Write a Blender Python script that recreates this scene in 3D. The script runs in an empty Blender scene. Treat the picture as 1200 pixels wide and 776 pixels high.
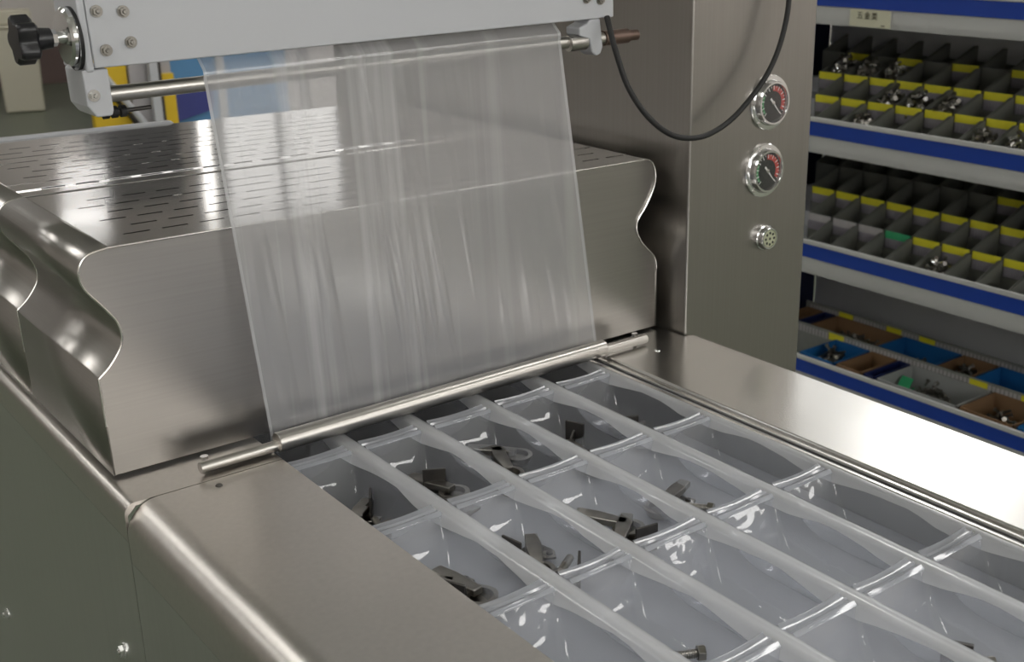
import bpy, bmesh, math, random
from mathutils import Vector, Matrix, noise
random.seed(7)
S = bpy.context.scene
COL = S.collection
PI = math.pi

# ------------------------------------------------------------------ camera
cam = bpy.data.cameras.new('camera')
cam.lens = 36.0 * 1402.0 / 1200.0
cam.sensor_width = 36.0
cam.sensor_fit = 'HORIZONTAL'
cam.shift_x = -100.0 / 1200.0
cam.clip_start = 0.05
cam.clip_end = 60
cam.dof.use_dof = True
cam.dof.focus_distance = 1.32
cam.dof.aperture_fstop = 11.0
co = bpy.data.objects.new('camera', cam)
COL.objects.link(co)
pitch = math.atan(487 / 1402.0)
yaw = math.atan2(1800, 1484)
fw = Vector((math.cos(yaw) * math.cos(pitch), math.sin(yaw) * math.cos(pitch), -math.sin(pitch)))
rt = Vector((math.sin(yaw), -math.cos(yaw), 0))
up = rt.cross(fw)
CAM = Vector((-0.331, -1.195, 0.558))
M = Matrix((rt, up, -fw)).transposed().to_4x4()
M.translation = CAM
co.matrix_world = M
S.camera = co

# ------------------------------------------------------------------ world, exposure
w = bpy.data.worlds.new('world')
S.world = w
w.use_nodes = True
w.node_tree.nodes['Background'].inputs[0].default_value = (0.75, 0.8, 0.9, 1)
w.node_tree.nodes['Background'].inputs[1].default_value = 0.5
S.view_settings.view_transform = 'Standard'
S.view_settings.look = 'None'
S.view_settings.gamma = 1.0
S.view_settings.exposure = -0.36
LAMP = 12.0            # emission of the ceiling battens
try:
    S.cycles.max_bounces = 12
    S.cycles.transparent_max_bounces = 24
    S.cycles.use_denoising = True
    S.cycles.sample_clamp_indirect = 4.0
    S.cycles.blur_glossy = 0.5
    S.cycles.caustics_reflective = False
    S.cycles.caustics_refractive = False
except Exception:
    pass

# ------------------------------------------------------------------ materials
def nt(name):
    m = bpy.data.materials.new(name)
    m.use_nodes = True
    t = m.node_tree
    return m, t, t.nodes['Principled BSDF'], t.nodes, t.links

def plain(name, col, rough=0.5, metal=0.0, var=0.12, scale=30.0, spec=0.5):
    m, t, b, N, L = nt(name)
    tc = N.new('ShaderNodeTexCoord')
    nz = N.new('ShaderNodeTexNoise'); nz.inputs['Scale'].default_value = scale; nz.inputs['Detail'].default_value = 4
    L.new(tc.outputs['Object'], nz.inputs['Vector'])
    mx = N.new('ShaderNodeMix'); mx.data_type = 'RGBA'
    mx.inputs[6].default_value = tuple(c * (1 - var) for c in col) + (1,)
    mx.inputs[7].default_value = tuple(min(1, c * (1 + var)) for c in col) + (1,)
    L.new(nz.outputs['Fac'], mx.inputs[0]); L.new(mx.outputs[2], b.inputs['Base Color'])
    b.inputs['Roughness'].default_value = rough
    b.inputs['Metallic'].default_value = metal
    b.inputs['Specular IOR Level'].default_value = spec
    return m

def steel(name, col=(0.60, 0.58, 0.55), rough=0.26, grain=(3, 260, 260), amp=0.10, wave=0.0, wscale=6.0, bump=0.04):
    m, t, b, N, L = nt(name)
    tc = N.new('ShaderNodeTexCoord')
    mp = N.new('ShaderNodeMapping'); mp.inputs['Scale'].default_value = grain
    L.new(tc.outputs['Object'], mp.inputs['Vector'])
    nz = N.new('ShaderNodeTexNoise'); nz.inputs['Scale'].default_value = 1.0; nz.inputs['Detail'].default_value = 5
    L.new(mp.outputs['Vector'], nz.inputs['Vector'])
    big = N.new('ShaderNodeTexNoise'); big.inputs['Scale'].default_value = 5.0; big.inputs['Detail'].default_value = 3
    L.new(tc.outputs['Object'], big.inputs['Vector'])
    r = N.new('ShaderNodeMapRange'); r.inputs[3].default_value = rough - amp; r.inputs[4].default_value = rough + amp
    ad = N.new('ShaderNodeMath'); ad.operation = 'ADD'
    L.new(nz.outputs['Fac'], ad.inputs[0]); L.new(big.outputs['Fac'], ad.inputs[1])
    hf = N.new('ShaderNodeMath'); hf.operation = 'MULTIPLY'; hf.inputs[1].default_value = 0.5
    L.new(ad.outputs[0], hf.inputs[0]); L.new(hf.outputs[0], r.inputs[0])
    L.new(r.outputs[0], b.inputs['Roughness'])
    mx = N.new('ShaderNodeMix'); mx.data_type = 'RGBA'
    mx.inputs[6].default_value = tuple(c * 0.9 for c in col) + (1,)
    mx.inputs[7].default_value = tuple(c * 1.06 for c in col) + (1,)
    L.new(nz.outputs['Fac'], mx.inputs[0]); L.new(mx.outputs[2], b.inputs['Base Color'])
    b.inputs['Metallic'].default_value = 1.0
    bp = N.new('ShaderNodeBump'); bp.inputs['Strength'].default_value = bump; bp.inputs['Distance'].default_value = 0.0005
    L.new(nz.outputs['Fac'], bp.inputs['Height'])
    if wave > 0:
        wn = N.new('ShaderNodeTexNoise'); wn.inputs['Scale'].default_value = wscale; wn.inputs['Detail'].default_value = 1
        L.new(tc.outputs['Object'], wn.inputs['Vector'])
        b2 = N.new('ShaderNodeBump'); b2.inputs['Strength'].default_value = wave; b2.inputs['Distance'].default_value = 0.02
        L.new(wn.outputs['Fac'], b2.inputs['Height']); L.new(bp.outputs['Normal'], b2.inputs['Normal'])
        L.new(b2.outputs['Normal'], b.inputs['Normal'])
    else:
        L.new(bp.outputs['Normal'], b.inputs['Normal'])
    return m

def plastic(name, haze=0.3, tint=(0.95, 0.96, 0.98), dcol=(0.8, 0.82, 0.86), rough=0.08, ior=1.45, grain=None, hz2=None, bump=0.0, bscale=40.0, r0=0.35, r1=0.75, xfade=None):
    """clear thin plastic: see-through, with a milky scatter and a glossy skin"""
    m, t, b, N, L = nt(name)
    N.remove(b)
    out = N['Material Output']
    tr = N.new('ShaderNodeBsdfTransparent'); tr.inputs[0].default_value = tint + (1,)
    df = N.new('ShaderNodeBsdfDiffuse'); df.inputs[0].default_value = dcol + (1,)
    tl = N.new('ShaderNodeBsdfTranslucent'); tl.inputs[0].default_value = dcol + (1,)
    ml = N.new('ShaderNodeMixShader'); ml.inputs[0].default_value = 0.4
    L.new(df.outputs[0], ml.inputs[1]); L.new(tl.outputs[0], ml.inputs[2])
    mh = N.new('ShaderNodeMixShader'); mh.inputs[0].default_value = haze
    L.new(tr.outputs[0], mh.inputs[1]); L.new(ml.outputs[0], mh.inputs[2])
    gl = N.new('ShaderNodeBsdfGlossy'); gl.inputs['Roughness'].default_value = rough
    # Schlick reflectance, alike for both sides of a thin sheet
    lw = N.new('ShaderNodeLayerWeight'); lw.inputs['Blend'].default_value = 0.5
    pw = N.new('ShaderNodeMath'); pw.operation = 'POWER'; pw.inputs[1].default_value = 5.0
    L.new(lw.outputs['Facing'], pw.inputs[0])
    f0 = ((ior - 1) / (ior + 1)) ** 2 * 2.2
    fr = N.new('ShaderNodeMapRange'); fr.inputs[3].default_value = f0; fr.inputs[4].default_value = 0.85
    L.new(pw.outputs[0], fr.inputs[0])
    mg = N.new('ShaderNodeMixShader')
    L.new(fr.outputs[0], mg.inputs[0]); L.new(mh.outputs[0], mg.inputs[1]); L.new(gl.outputs[0], mg.inputs[2])
    L.new(mg.outputs[0], out.inputs[0])
    tc = N.new('ShaderNodeTexCoord')
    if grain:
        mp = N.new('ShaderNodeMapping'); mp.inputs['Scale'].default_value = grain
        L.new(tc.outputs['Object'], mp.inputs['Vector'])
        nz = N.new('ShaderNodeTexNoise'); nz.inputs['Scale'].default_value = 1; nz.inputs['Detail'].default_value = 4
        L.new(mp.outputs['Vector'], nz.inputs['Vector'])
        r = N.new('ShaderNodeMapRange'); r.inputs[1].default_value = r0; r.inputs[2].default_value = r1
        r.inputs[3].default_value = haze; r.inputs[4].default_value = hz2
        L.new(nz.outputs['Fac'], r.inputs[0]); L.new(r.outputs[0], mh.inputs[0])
        if xfade:                      # painted glint streaks fade towards the right of the sheet
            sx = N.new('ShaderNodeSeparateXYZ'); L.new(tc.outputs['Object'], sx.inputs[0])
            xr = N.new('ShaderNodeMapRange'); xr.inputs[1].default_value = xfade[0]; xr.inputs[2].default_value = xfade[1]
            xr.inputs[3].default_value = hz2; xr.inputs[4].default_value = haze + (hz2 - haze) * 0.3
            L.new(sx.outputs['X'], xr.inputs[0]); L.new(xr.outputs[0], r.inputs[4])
    if bump > 0:
        n2 = N.new('ShaderNodeTexNoise'); n2.inputs['Scale'].default_value = bscale; n2.inputs['Detail'].default_value = 2
        L.new(tc.outputs['Object'], n2.inputs['Vector'])
        bp = N.new('ShaderNodeBump'); bp.inputs['Strength'].default_value = bump; bp.inputs['Distance'].default_value = 0.01
        L.new(n2.outputs['Fac'], bp.inputs['Height'])
        for s in (gl, lw): L.new(bp.outputs['Normal'], s.inputs['Normal'])
    return m

def emit(name, col, strength):
    m, t, b, N, L = nt(name)
    b.inputs['Base Color'].default_value = col + (1,)
    b.inputs['Emission Color'].default_value = col + (1,)
    b.inputs['Emission Strength'].default_value = strength
    return m

ST_TOP = steel('steel_polished_top', (0.62, 0.61, 0.60), 0.10, (4, 160, 160), 0.04, 0.03, 7, 0.01)
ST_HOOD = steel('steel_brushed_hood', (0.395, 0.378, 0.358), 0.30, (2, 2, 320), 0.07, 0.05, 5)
ST_DECK = steel('steel_brushed_deck', (0.61, 0.58, 0.545), 0.30, (160, 160, 160), 0.05, 0.05, 6, 0.01)
ST_STRIP = steel('steel_brushed_strip', (0.66, 0.65, 0.63), 0.24, (3, 220, 220), 0.05, 0.06, 6)
ST_SIDE = steel('steel_side_panel', (0.60, 0.60, 0.57), 0.33, (200, 200, 2), 0.06, 0.05, 3)
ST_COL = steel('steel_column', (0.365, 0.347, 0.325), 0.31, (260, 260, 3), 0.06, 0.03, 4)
ST_ROD = steel('steel_rod', (0.52, 0.50, 0.47), 0.3, (2, 200, 200), 0.05)
ST_EDGE = steel('steel_cut_edge', (0.8, 0.78, 0.75), 0.22, (20, 20, 20), 0.05)
CHROME = plain('chrome', (0.8, 0.8, 0.8), 0.12, 1.0, 0.05)
ZINC = plain('zinc_hardware', (0.30, 0.285, 0.26), 0.28, 1.0, 0.25, 80)
DARKM = plain('dark_hardware', (0.07, 0.065, 0.06), 0.35, 0.6, 0.3, 80)
WHITE = plain('white_enamel', (0.53, 0.54, 0.565), 0.32, 0.0, 0.02, 6)
BLACK = plain('black_plastic', (0.012, 0.012, 0.014), 0.3, 0.0, 0.2)
RUBBER = plain('black_rubber', (0.008, 0.008, 0.008), 0.6, 0.0, 0.2)
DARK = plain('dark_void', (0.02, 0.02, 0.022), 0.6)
TROUGH = plain('trough_floor_grey', (0.42, 0.43, 0.45), 0.5, 0.0, 0.06, 8)
FILM = plastic('packaging_film', 0.37, (0.97, 0.97, 0.98), (0.92, 0.92, 0.94), 0.16, 1.55, (38, 1, 1.0), 0.74, r0=0.50, r1=0.78, xfade=(0.34, 0.46))  # milky streaks paint in the lamp glints on its ripples
HEM = plastic('film_hem', 0.62, (0.97, 0.97, 0.98), (0.90, 0.91, 0.93), 0.16, 1.55)
WEB = plastic('tray_plastic', 0.26, (0.95, 0.96, 0.985), (0.78, 0.80, 0.86), 0.045, 1.4, bump=0.20, bscale=24)
SEAM = plastic('tray_seam_plastic', 0.66, (0.95, 0.96, 0.98), (0.88, 0.89, 0.91), 0.14, 1.5, (40, 6, 40), 0.76)
RIBM = plastic('tray_rib_plastic', 0.34, (0.95, 0.96, 0.98), (0.80, 0.82, 0.87), 0.08, 1.5)

# ------------------------------------------------------------------ mesh helpers
def B(): return bmesh.new()

def box(bm, c, s, rot=None):
    r = bmesh.ops.create_cube(bm, size=1.0)
    m = Matrix.Translation(c) @ (rot.to_4x4() if rot else Matrix.Identity(4)) @ Matrix.Diagonal((s[0], s[1], s[2], 1))
    bmesh.ops.transform(bm, matrix=m, verts=r['verts'])
    return r['verts']

def span(bm, x0, x1, y0, y1, z0, z1):
    return box(bm, ((x0 + x1) / 2, (y0 + y1) / 2, (z0 + z1) / 2), (abs(x1 - x0), abs(y1 - y0), abs(z1 - z0)))

def cyl(bm, p, q, r, r2=None, seg=24, caps=True):
    p = Vector(p); q = Vector(q); d = q - p
    r2 = r if r2 is None else r2
    g = bmesh.ops.create_cone(bm, cap_ends=caps, segments=seg, radius1=r, radius2=r2, depth=d.length)
    rot = d.to_track_quat('Z', 'Y').to_matrix().to_4x4()
    bmesh.ops.transform(bm, matrix=Matrix.Translation((p + q) / 2) @ rot, verts=g['verts'])
    return g['verts']

def lathe(bm, prof, origin, axis, seg=32):
    """prof: list of (radius, height) revolved about axis through origin"""
    rot = Vector(axis).to_track_quat('Z', 'Y').to_matrix()
    o = Vector(origin); rings = []
    for r, h in prof:
        if r < 1e-6:
            rings.append([bm.verts.new(o + rot @ Vector((0, 0, h)))])
        else:
            rings.append([bm.verts.new(o + rot @ Vector((r * math.cos(2 * PI * i / seg), r * math.sin(2 * PI * i / seg), h))) for i in range(seg)])
    for a, b in zip(rings, rings[1:]):
        for i in range(seg):
            j = (i + 1) % seg
            if len(a) == 1 and len(b) == 1: continue
            if len(a) == 1: bm.faces.new((a[0], b[i], b[j]))
            elif len(b) == 1: bm.faces.new((a[i], a[j], b[0]))
            else: bm.faces.new((a[i], a[j], b[j], b[i]))

def prism(bm, poly, axis, a, b):
    """poly: 2D points in the two other axes; extruded along axis from a to b"""
    def P(u, v, t):
        return {'x': (t, u, v), 'y': (u, t, v), 'z': (u, v, t)}[axis]
    A = [bm.verts.new(P(u, v, a)) for u, v in poly]
    Bv = [bm.verts.new(P(u, v, b)) for u, v in poly]
    n = len(poly)
    for i in range(n):
        j = (i + 1) % n
        bm.faces.new((A[i], A[j], Bv[j], Bv[i]))
    bm.faces.new(A[::-1]); bm.faces.new(Bv)

def tube(bm, pts, r, seg=10):
    pts = [Vector(p) for p in pts]; rings = []
    up0 = Vector((0, 1, 0.01))
    for i, p in enumerate(pts):
        t = (pts[min(i + 1, len(pts) - 1)] - pts[max(i - 1, 0)]).normalized()
        s = t.cross(up0).normalized(); u = s.cross(t)
        rings.append([bm.verts.new(p + r * (math.cos(2 * PI * k / seg) * s + math.sin(2 * PI * k / seg) * u)) for k in range(seg)])
    for a, b in zip(rings, rings[1:]):
        for k in range(seg):
            bm.faces.new((a[k], a[(k + 1) % seg], b[(k + 1) % seg], b[k]))
    bm.faces.new(rings[0][::-1]); bm.faces.new(rings[-1])

def smoothpts(pts, n=8):
    pts = [Vector(p) for p in pts]; out = []
    for i in range(len(pts) - 1):
        p0 = pts[max(i - 1, 0)]; p1 = pts[i]; p2 = pts[i + 1]; p3 = pts[min(i + 2, len(pts) - 1)]
        for k in range(n):
            t = k / n
            out.append(0.5 * ((2 * p1) + (p2 - p0) * t + (2 * p0 - 5 * p1 + 4 * p2 - p3) * t * t + (3 * p1 - p0 - 3 * p2 + p3) * t ** 3))
    out.append(pts[-1]); return out

def done(name, bm, mat, parent=None, smooth=35, bevel=0.0, bseg=2):
    bmesh.ops.recalc_face_normals(bm, faces=bm.faces[:])
    me = bpy.data.meshes.new(name)
    bm.to_mesh(me); bm.free()
    mats = mat if isinstance(mat, (list, tuple)) else [mat]
    for m in mats: me.materials.append(m)
    if smooth:
        me.polygons.foreach_set('use_smooth', [True] * len(me.polygons))
        try: me.set_sharp_from_angle(angle=math.radians(smooth))
        except Exception: pass
    o = bpy.data.objects.new(name, me)
    COL.objects.link(o)
    if bevel > 0:
        md = o.modifiers.new('bevel', 'BEVEL'); md.width = bevel; md.segments = bseg; md.limit_method = 'ANGLE'; md.angle_limit = math.radians(40)
        md.harden_normals = True
    if parent: o.parent = parent
    return o

def tag(o, label=None, cat=None, group=None, kind=None):
    if label: o['label'] = label
    if cat: o['category'] = cat
    if group: o['group'] = group
    if kind: o['kind'] = kind
    return o

def thing(name, label, cat, loc=(0, 0, 0), group=None, rot=None):
    o = bpy.data.objects.new(name, None)
    COL.objects.link(o); o.location = loc; o.empty_display_size = 0.05
    if rot: o.rotation_euler = rot
    return tag(o, label, cat, group)

def inst(src, parent=None, loc=None, rot=None):
    c = src.copy(); COL.objects.link(c)
    if parent: c.parent = parent
    if loc is not None: c.location = loc
    if rot is not None: c.rotation_euler = rot
    return c

def copy_tree(root, loc, rot=None, label=None):
    r = inst(root, None, loc, rot)
    for ch in list(root.children):
        c = inst(ch, r)
        for g in list(ch.children): inst(g, c)
    if label: r['label'] = label
    return r

nth = ['first', 'second', 'third', 'fourth', 'fifth', 'sixth', 'seventh', 'eighth']
# ------------------------------------------------------------------ the hall
FZ = -0.95
CZ = 3.2
X0, X1, Y0, Y1 = -6.0, 6.0, -7.0, 11.0
def wall(name, x0, x1, y0, y1, z0, z1, mat):
    bm = B(); span(bm, x0, x1, y0, y1, z0, z1)
    return tag(done(name, bm, mat, smooth=0), kind='structure')

FLOOR = plain('green_epoxy_floor', (0.130, 0.152, 0.110), 0.35, 0, 0.10, 3)
WALLM = plain('painted_wall', (0.80, 0.75, 0.72), 0.7, 0, 0.04, 2)
CEILM = plain('ceiling_paint', (0.80, 0.79, 0.76), 0.8, 0, 0.03, 2)
BROWN = plain('brown_dado_paint', (0.16, 0.11, 0.10), 0.6, 0, 0.1, 3)
wall('floor', X0, X1, Y0, Y1, FZ - 0.1, FZ, FLOOR)
wall('ceiling', X0, X1, Y0, Y1, CZ, CZ + 0.1, CEILM)
wall('wall_left', X0 - 0.1, X0, Y0, Y1, FZ, CZ, WALLM)
wall('wall_right', X1, X1 + 0.1, Y0, Y1, FZ, CZ, WALLM)
wall('wall_front', X0 - 0.1, X1 + 0.1, Y0 - 0.1, Y0, FZ, CZ, WALLM)
wall('wall_back', X0 - 0.1, X1 + 0.1, Y1, Y1 + 0.1, FZ, CZ, WALLM)
wall('baseboard_back', X0, X1, Y1 - 0.02, Y1, FZ, FZ + 0.42, BROWN)

# daylit window on the far wall (its reflection streaks down the slotted hood)
DAY = emit('daylight_pane', (1.0, 0.97, 0.92), 3.2)
bm = B()
for x0, x1, z0, z1 in ((4.29, 4.345, 1.75, 3.05), (4.465, 4.52, 1.75, 3.05), (4.29, 4.52, 1.69, 1.75), (4.29, 4.52, 3.05, 3.11)):
    span(bm, x0, x1, Y1 - 0.05, Y1, z0, z1)
win = tag(done('window_1', bm, WHITE, smooth=0), kind='structure')
bm = B(); span(bm, 4.345, 4.465, Y1 - 0.02, Y1 - 0.005, 1.75, 3.05); done('window_pane', bm, DAY, win, smooth=0)

# unseen windows added to brighten the right strip, the film and the hood top
def window(name, axis, at, inw, spans, z0, z1, mat):
    bm = B(); a0 = spans[0][0] - 0.06; a1 = spans[-1][1] + 0.06
    def s_(u0, u1, v0, v1, d0, d1, b):
        if axis == 'x': span(b, at + inw * d0, at + inw * d1, u0, u1, v0, v1)
        else: span(b, u0, u1, at + inw * d0, at + inw * d1, v0, v1)
    s_(a0, a1, z0 - 0.06, z0, 0, 0.05, bm); s_(a0, a1, z1, z1 + 0.06, 0, 0.05, bm)
    for p, q in [(a0, spans[0][0])] + [(spans[k][1], spans[k + 1][0]) for k in range(len(spans) - 1)] + [(spans[-1][1], a1)]:
        s_(p, q, z0, z1, 0, 0.05, bm)
    f = tag(done(name, bm, WHITE, smooth=0), kind='structure')
    for p, q in spans:
        b = B(); s_(p, q, z0, z1, 0.005, 0.015, b); done('window_pane', b, mat, f, smooth=0)
FILLR = emit('fill_glow_right', (1.0, 0.99, 0.97), 1.7)
FILLF = emit('fill_glow_front', (1.0, 0.99, 0.97), 4.6)
window('added_window_2', 'x', X1, -1, [(0.6 + 1.6 * k, 2.12 + 1.6 * k) for k in range(4)], 1.95, 3.08, FILLR)  # added so the right strip mirrors something bright
window('added_window_3', 'y', Y0, 1, [(-4.8 + 1.6 * k, -3.28 + 1.6 * k) for k in range(6)], 0.75, 2.3, FILLF)  # added behind the viewer to light the film and trays
FILLB = emit('fill_glow_back', (1.0, 0.99, 0.97), 1.15)
window('added_window_4', 'y', Y1, -1, [(4.62, 5.20), (5.28, 5.92)], 1.6, 3.08, FILLB)  # added glow for the hood top to mirror
SHUT = plain('dark_shutter', (0.20, 0.20, 0.21), 0.5, 0, 0.05, 3)
bm = B(); span(bm, 3.22, 4.15, Y1 - 0.04, Y1, FZ, 2.75)
for k in range(18): span(bm, 3.24, 4.13, Y1 - 0.055, Y1 - 0.04, FZ + 0.05 + k * 0.2, FZ + 0.22 + k * 0.2)
tag(done('door_1', bm, SHUT, smooth=0), kind='structure')

# ceiling battens, hung on rods
LIGHT = emit('lamp_diffuser', (1.0, 0.98, 0.95), LAMP)
def batten(x, y, label, L=1.3, W=0.46, z=2.34):
    t = thing('ceiling_light', label, 'ceiling light', (x, y, z), 'hanging battens over the hall')
    bm = B(); span(bm, -L / 2, L / 2, -W / 2, W / 2, 0, 0.05); done('housing', bm, WHITE, t, bevel=0.006)
    bm = B(); span(bm, -L / 2 + 0.01, L / 2 - 0.01, -W / 2 + 0.01, W / 2 - 0.01, -0.025, 0.0); done('diffuser', bm, LIGHT, t, bevel=0.01)
    for s in (-1, 1):
        bm = B(); cyl(bm, (s * L * 0.35, 0, 0.05), (s * L * 0.35, 0, CZ - z), 0.006, seg=8); done('suspension_rod', bm, CHROME, t)
for i, x in enumerate((-1.5, 2.4, 5.0)):
    for j, y in enumerate((-5.0, -2.6, -0.2, 2.2, 4.6)):
        batten(x, y, 'white hanging light, %s row from the left, %s from the front' % (nth[i], nth[j]))
batten(-3.8, 8.0, 'added white hanging light brightening the far left corner of the hall')  # unseen lamp added to lighten the walls mirrored in the column
batten(-3.8, 4.6, 'added white hanging light brightening the left side of the hall')  # likewise added, for the left wall
batten(0.6, 8.2, 'added white hanging light brightening the far floor left of the door')  # unseen lamp added to lift the dark far wall
batten(2.55, 9.0, 'short white batten light above the far end of the hall', 0.38, 0.10)
batten(3.05, 10.6, 'short white batten light close to the far wall', 0.44, 0.10)

# ------------------------------------------------------------------ packaging machine body
mach = thing('packaging_machine', 'long stainless steel packaging machine bed with trough between two deck plates', 'machine', (0.35, -0.3, FZ))
def mpart(name, bm, mat, **k):
    o = done(name, bm, mat, **k)
    o.parent = mach; o.matrix_parent_inverse = Matrix.Translation(mach.location).inverted()
    return o
ZB = -0.82
def deck_profile(R, xo, xi):
    p = [(xi, 0.0)]
    for k in range(0, 11):
        a = PI / 2 + (PI / 2) * k / 10
        p.append((xo + R + R * math.cos(a), -R + R * math.sin(a)))
    inner = [(x + (0.002 if x < xo + R else 0), z - 0.002) for x, z in p]
    return p, inner
# front deck plate with the wide rounded edge, running towards the viewer
def deck_left(y0, y1, R, xo, xi, name, label=None):
    bm = B(); p, _ = deck_profile(R, xo, xi)
    p = p + [(xo, -R - 0.03), (xo + 0.003, -R - 0.03), (xo + 0.003, -R - 0.001), (xo + R, -0.004), (xi, -0.004)]
    prism(bm, p, 'y', y0, y1)
    o = mpart(name, bm, ST_DECK, smooth=50)
    if label: o['label'] = label
    return o
deck_left(-1.35, -0.066, 0.034, -0.014, 0.157, 'deck_plate', 'wide steel deck plate with rounded outer edge')
deck_left(-0.0645, 1.3, 0.012, -0.014, 0.157, 'deck_plate')
bm = B(); span(bm, -0.014, -0.011, -1.35, -0.066, ZB, -0.0645); mpart('side_panel', bm, ST_SIDE, smooth=0)
bm = B(); span(bm, -0.014, -0.011, -0.0645, 1.3, ZB, -0.0425); mpart('side_panel', bm, ST_SIDE, smooth=0)
# right-hand strip
bm = B()
prism(bm, [(0.634, -1.35), (0.787, -1.35), (0.787, -0.05), (0.773, -0.05), (0.773, 1.0), (0.634, 1.0)], 'z', -0.012, 0.0)
mpart('deck_plate', bm, ST_STRIP, smooth=30, bevel=0.003)
bm = B(); span(bm, 0.784, 0.787, -1.35, -0.05, ZB, -0.012); mpart('side_panel', bm, ST_SIDE, smooth=0)
bm = B(); span(bm, 0.0, 0.78, -1.353, -1.35, ZB, -0.02); mpart('end_panel', bm, ST_SIDE, smooth=0)
# trough walls and floor
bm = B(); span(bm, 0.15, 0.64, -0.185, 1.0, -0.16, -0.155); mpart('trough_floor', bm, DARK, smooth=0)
bm = B(); span(bm, 0.1535, 0.6335, -1.35, -0.185, -0.15, -0.061); o = mpart('support_plate', bm, TROUGH, smooth=0); o['label'] = 'pale support plate under the trays'
bm = B(); span(bm, 0.150, 0.153, -1.35, 1.0, -0.155, -0.004); mpart('trough_wall', bm, ST_SIDE, smooth=0)
bm = B(); span(bm, 0.634, 0.637, -1.35, 1.0, -0.155, -0.012); mpart('trough_wall', bm, ST_SIDE, smooth=0)
# transport rail along the right edge of the trough
bm = B(); span(bm, 0.6265, 0.634, -1.35, -0.02, -0.010, -0.0035); mpart('guide_rail', bm, ST_EDGE, smooth=0, bevel=0.001)
bm = B(); span(bm, 0.619, 0.6265, -1.35, -0.02, -0.014, -0.008); o = mpart('chain_track', bm, DARK, smooth=0); o['label'] = 'dark chain groove beside the trays'
bm = B(); span(bm, 0.614, 0.619, -1.35, -0.02, -0.010, -0.0045); mpart('guide_rail', bm, ST_EDGE, smooth=0, bevel=0.001)
# screws
def hexscrew(bm, o, n, r=0.007, h=0.005):
    o = Vector(o); n = Vector(n)
    cyl(bm, o, o + n * 0.0012, r * 1.35, seg=24)
    cyl(bm, o + n * 0.0012, o + n * (0.0012 + h), r, seg=6)
    cyl(bm, o + n * (0.0012 + h), o + n * (0.0025 + h), r * 0.55, r * 0.4, seg=12)
for y, z in ((0.009, -0.207), (0.62, -0.46), (-0.25, -0.30)):
    bm = B(); hexscrew(bm, (-0.014, y, z), (-1, 0, 0)); mpart('hex_screw', bm, CHROME)
for x, y, r in ((0.702, -0.07, 0.0032), (0.078, -0.083, 0.0028)):
    bm = B(); lathe(bm, [(r * 1.4, 0), (r * 1.3, 0.0006), (r, 0.0016), (0, 0.002)], (x, y, 0), (0, 0, 1), 16); mpart('rivet', bm, CHROME if x > 0.5 else DARKM)
for x in (0.05, 0.73):
    for y in (-1.2, 1.1):
        bm = B(); cyl(bm, (x, y, FZ), (x, y, FZ + 0.02), 0.04); cyl(bm, (x, y, FZ + 0.02), (x, y, ZB + 0.02), 0.012); mpart('levelling_foot', bm, CHROME)
bm = B(); span(bm, -0.0, 0.77, -1.33, 1.0, ZB, ZB + 0.02); mpart('base_plate', bm, ST_SIDE, smooth=0)

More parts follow.
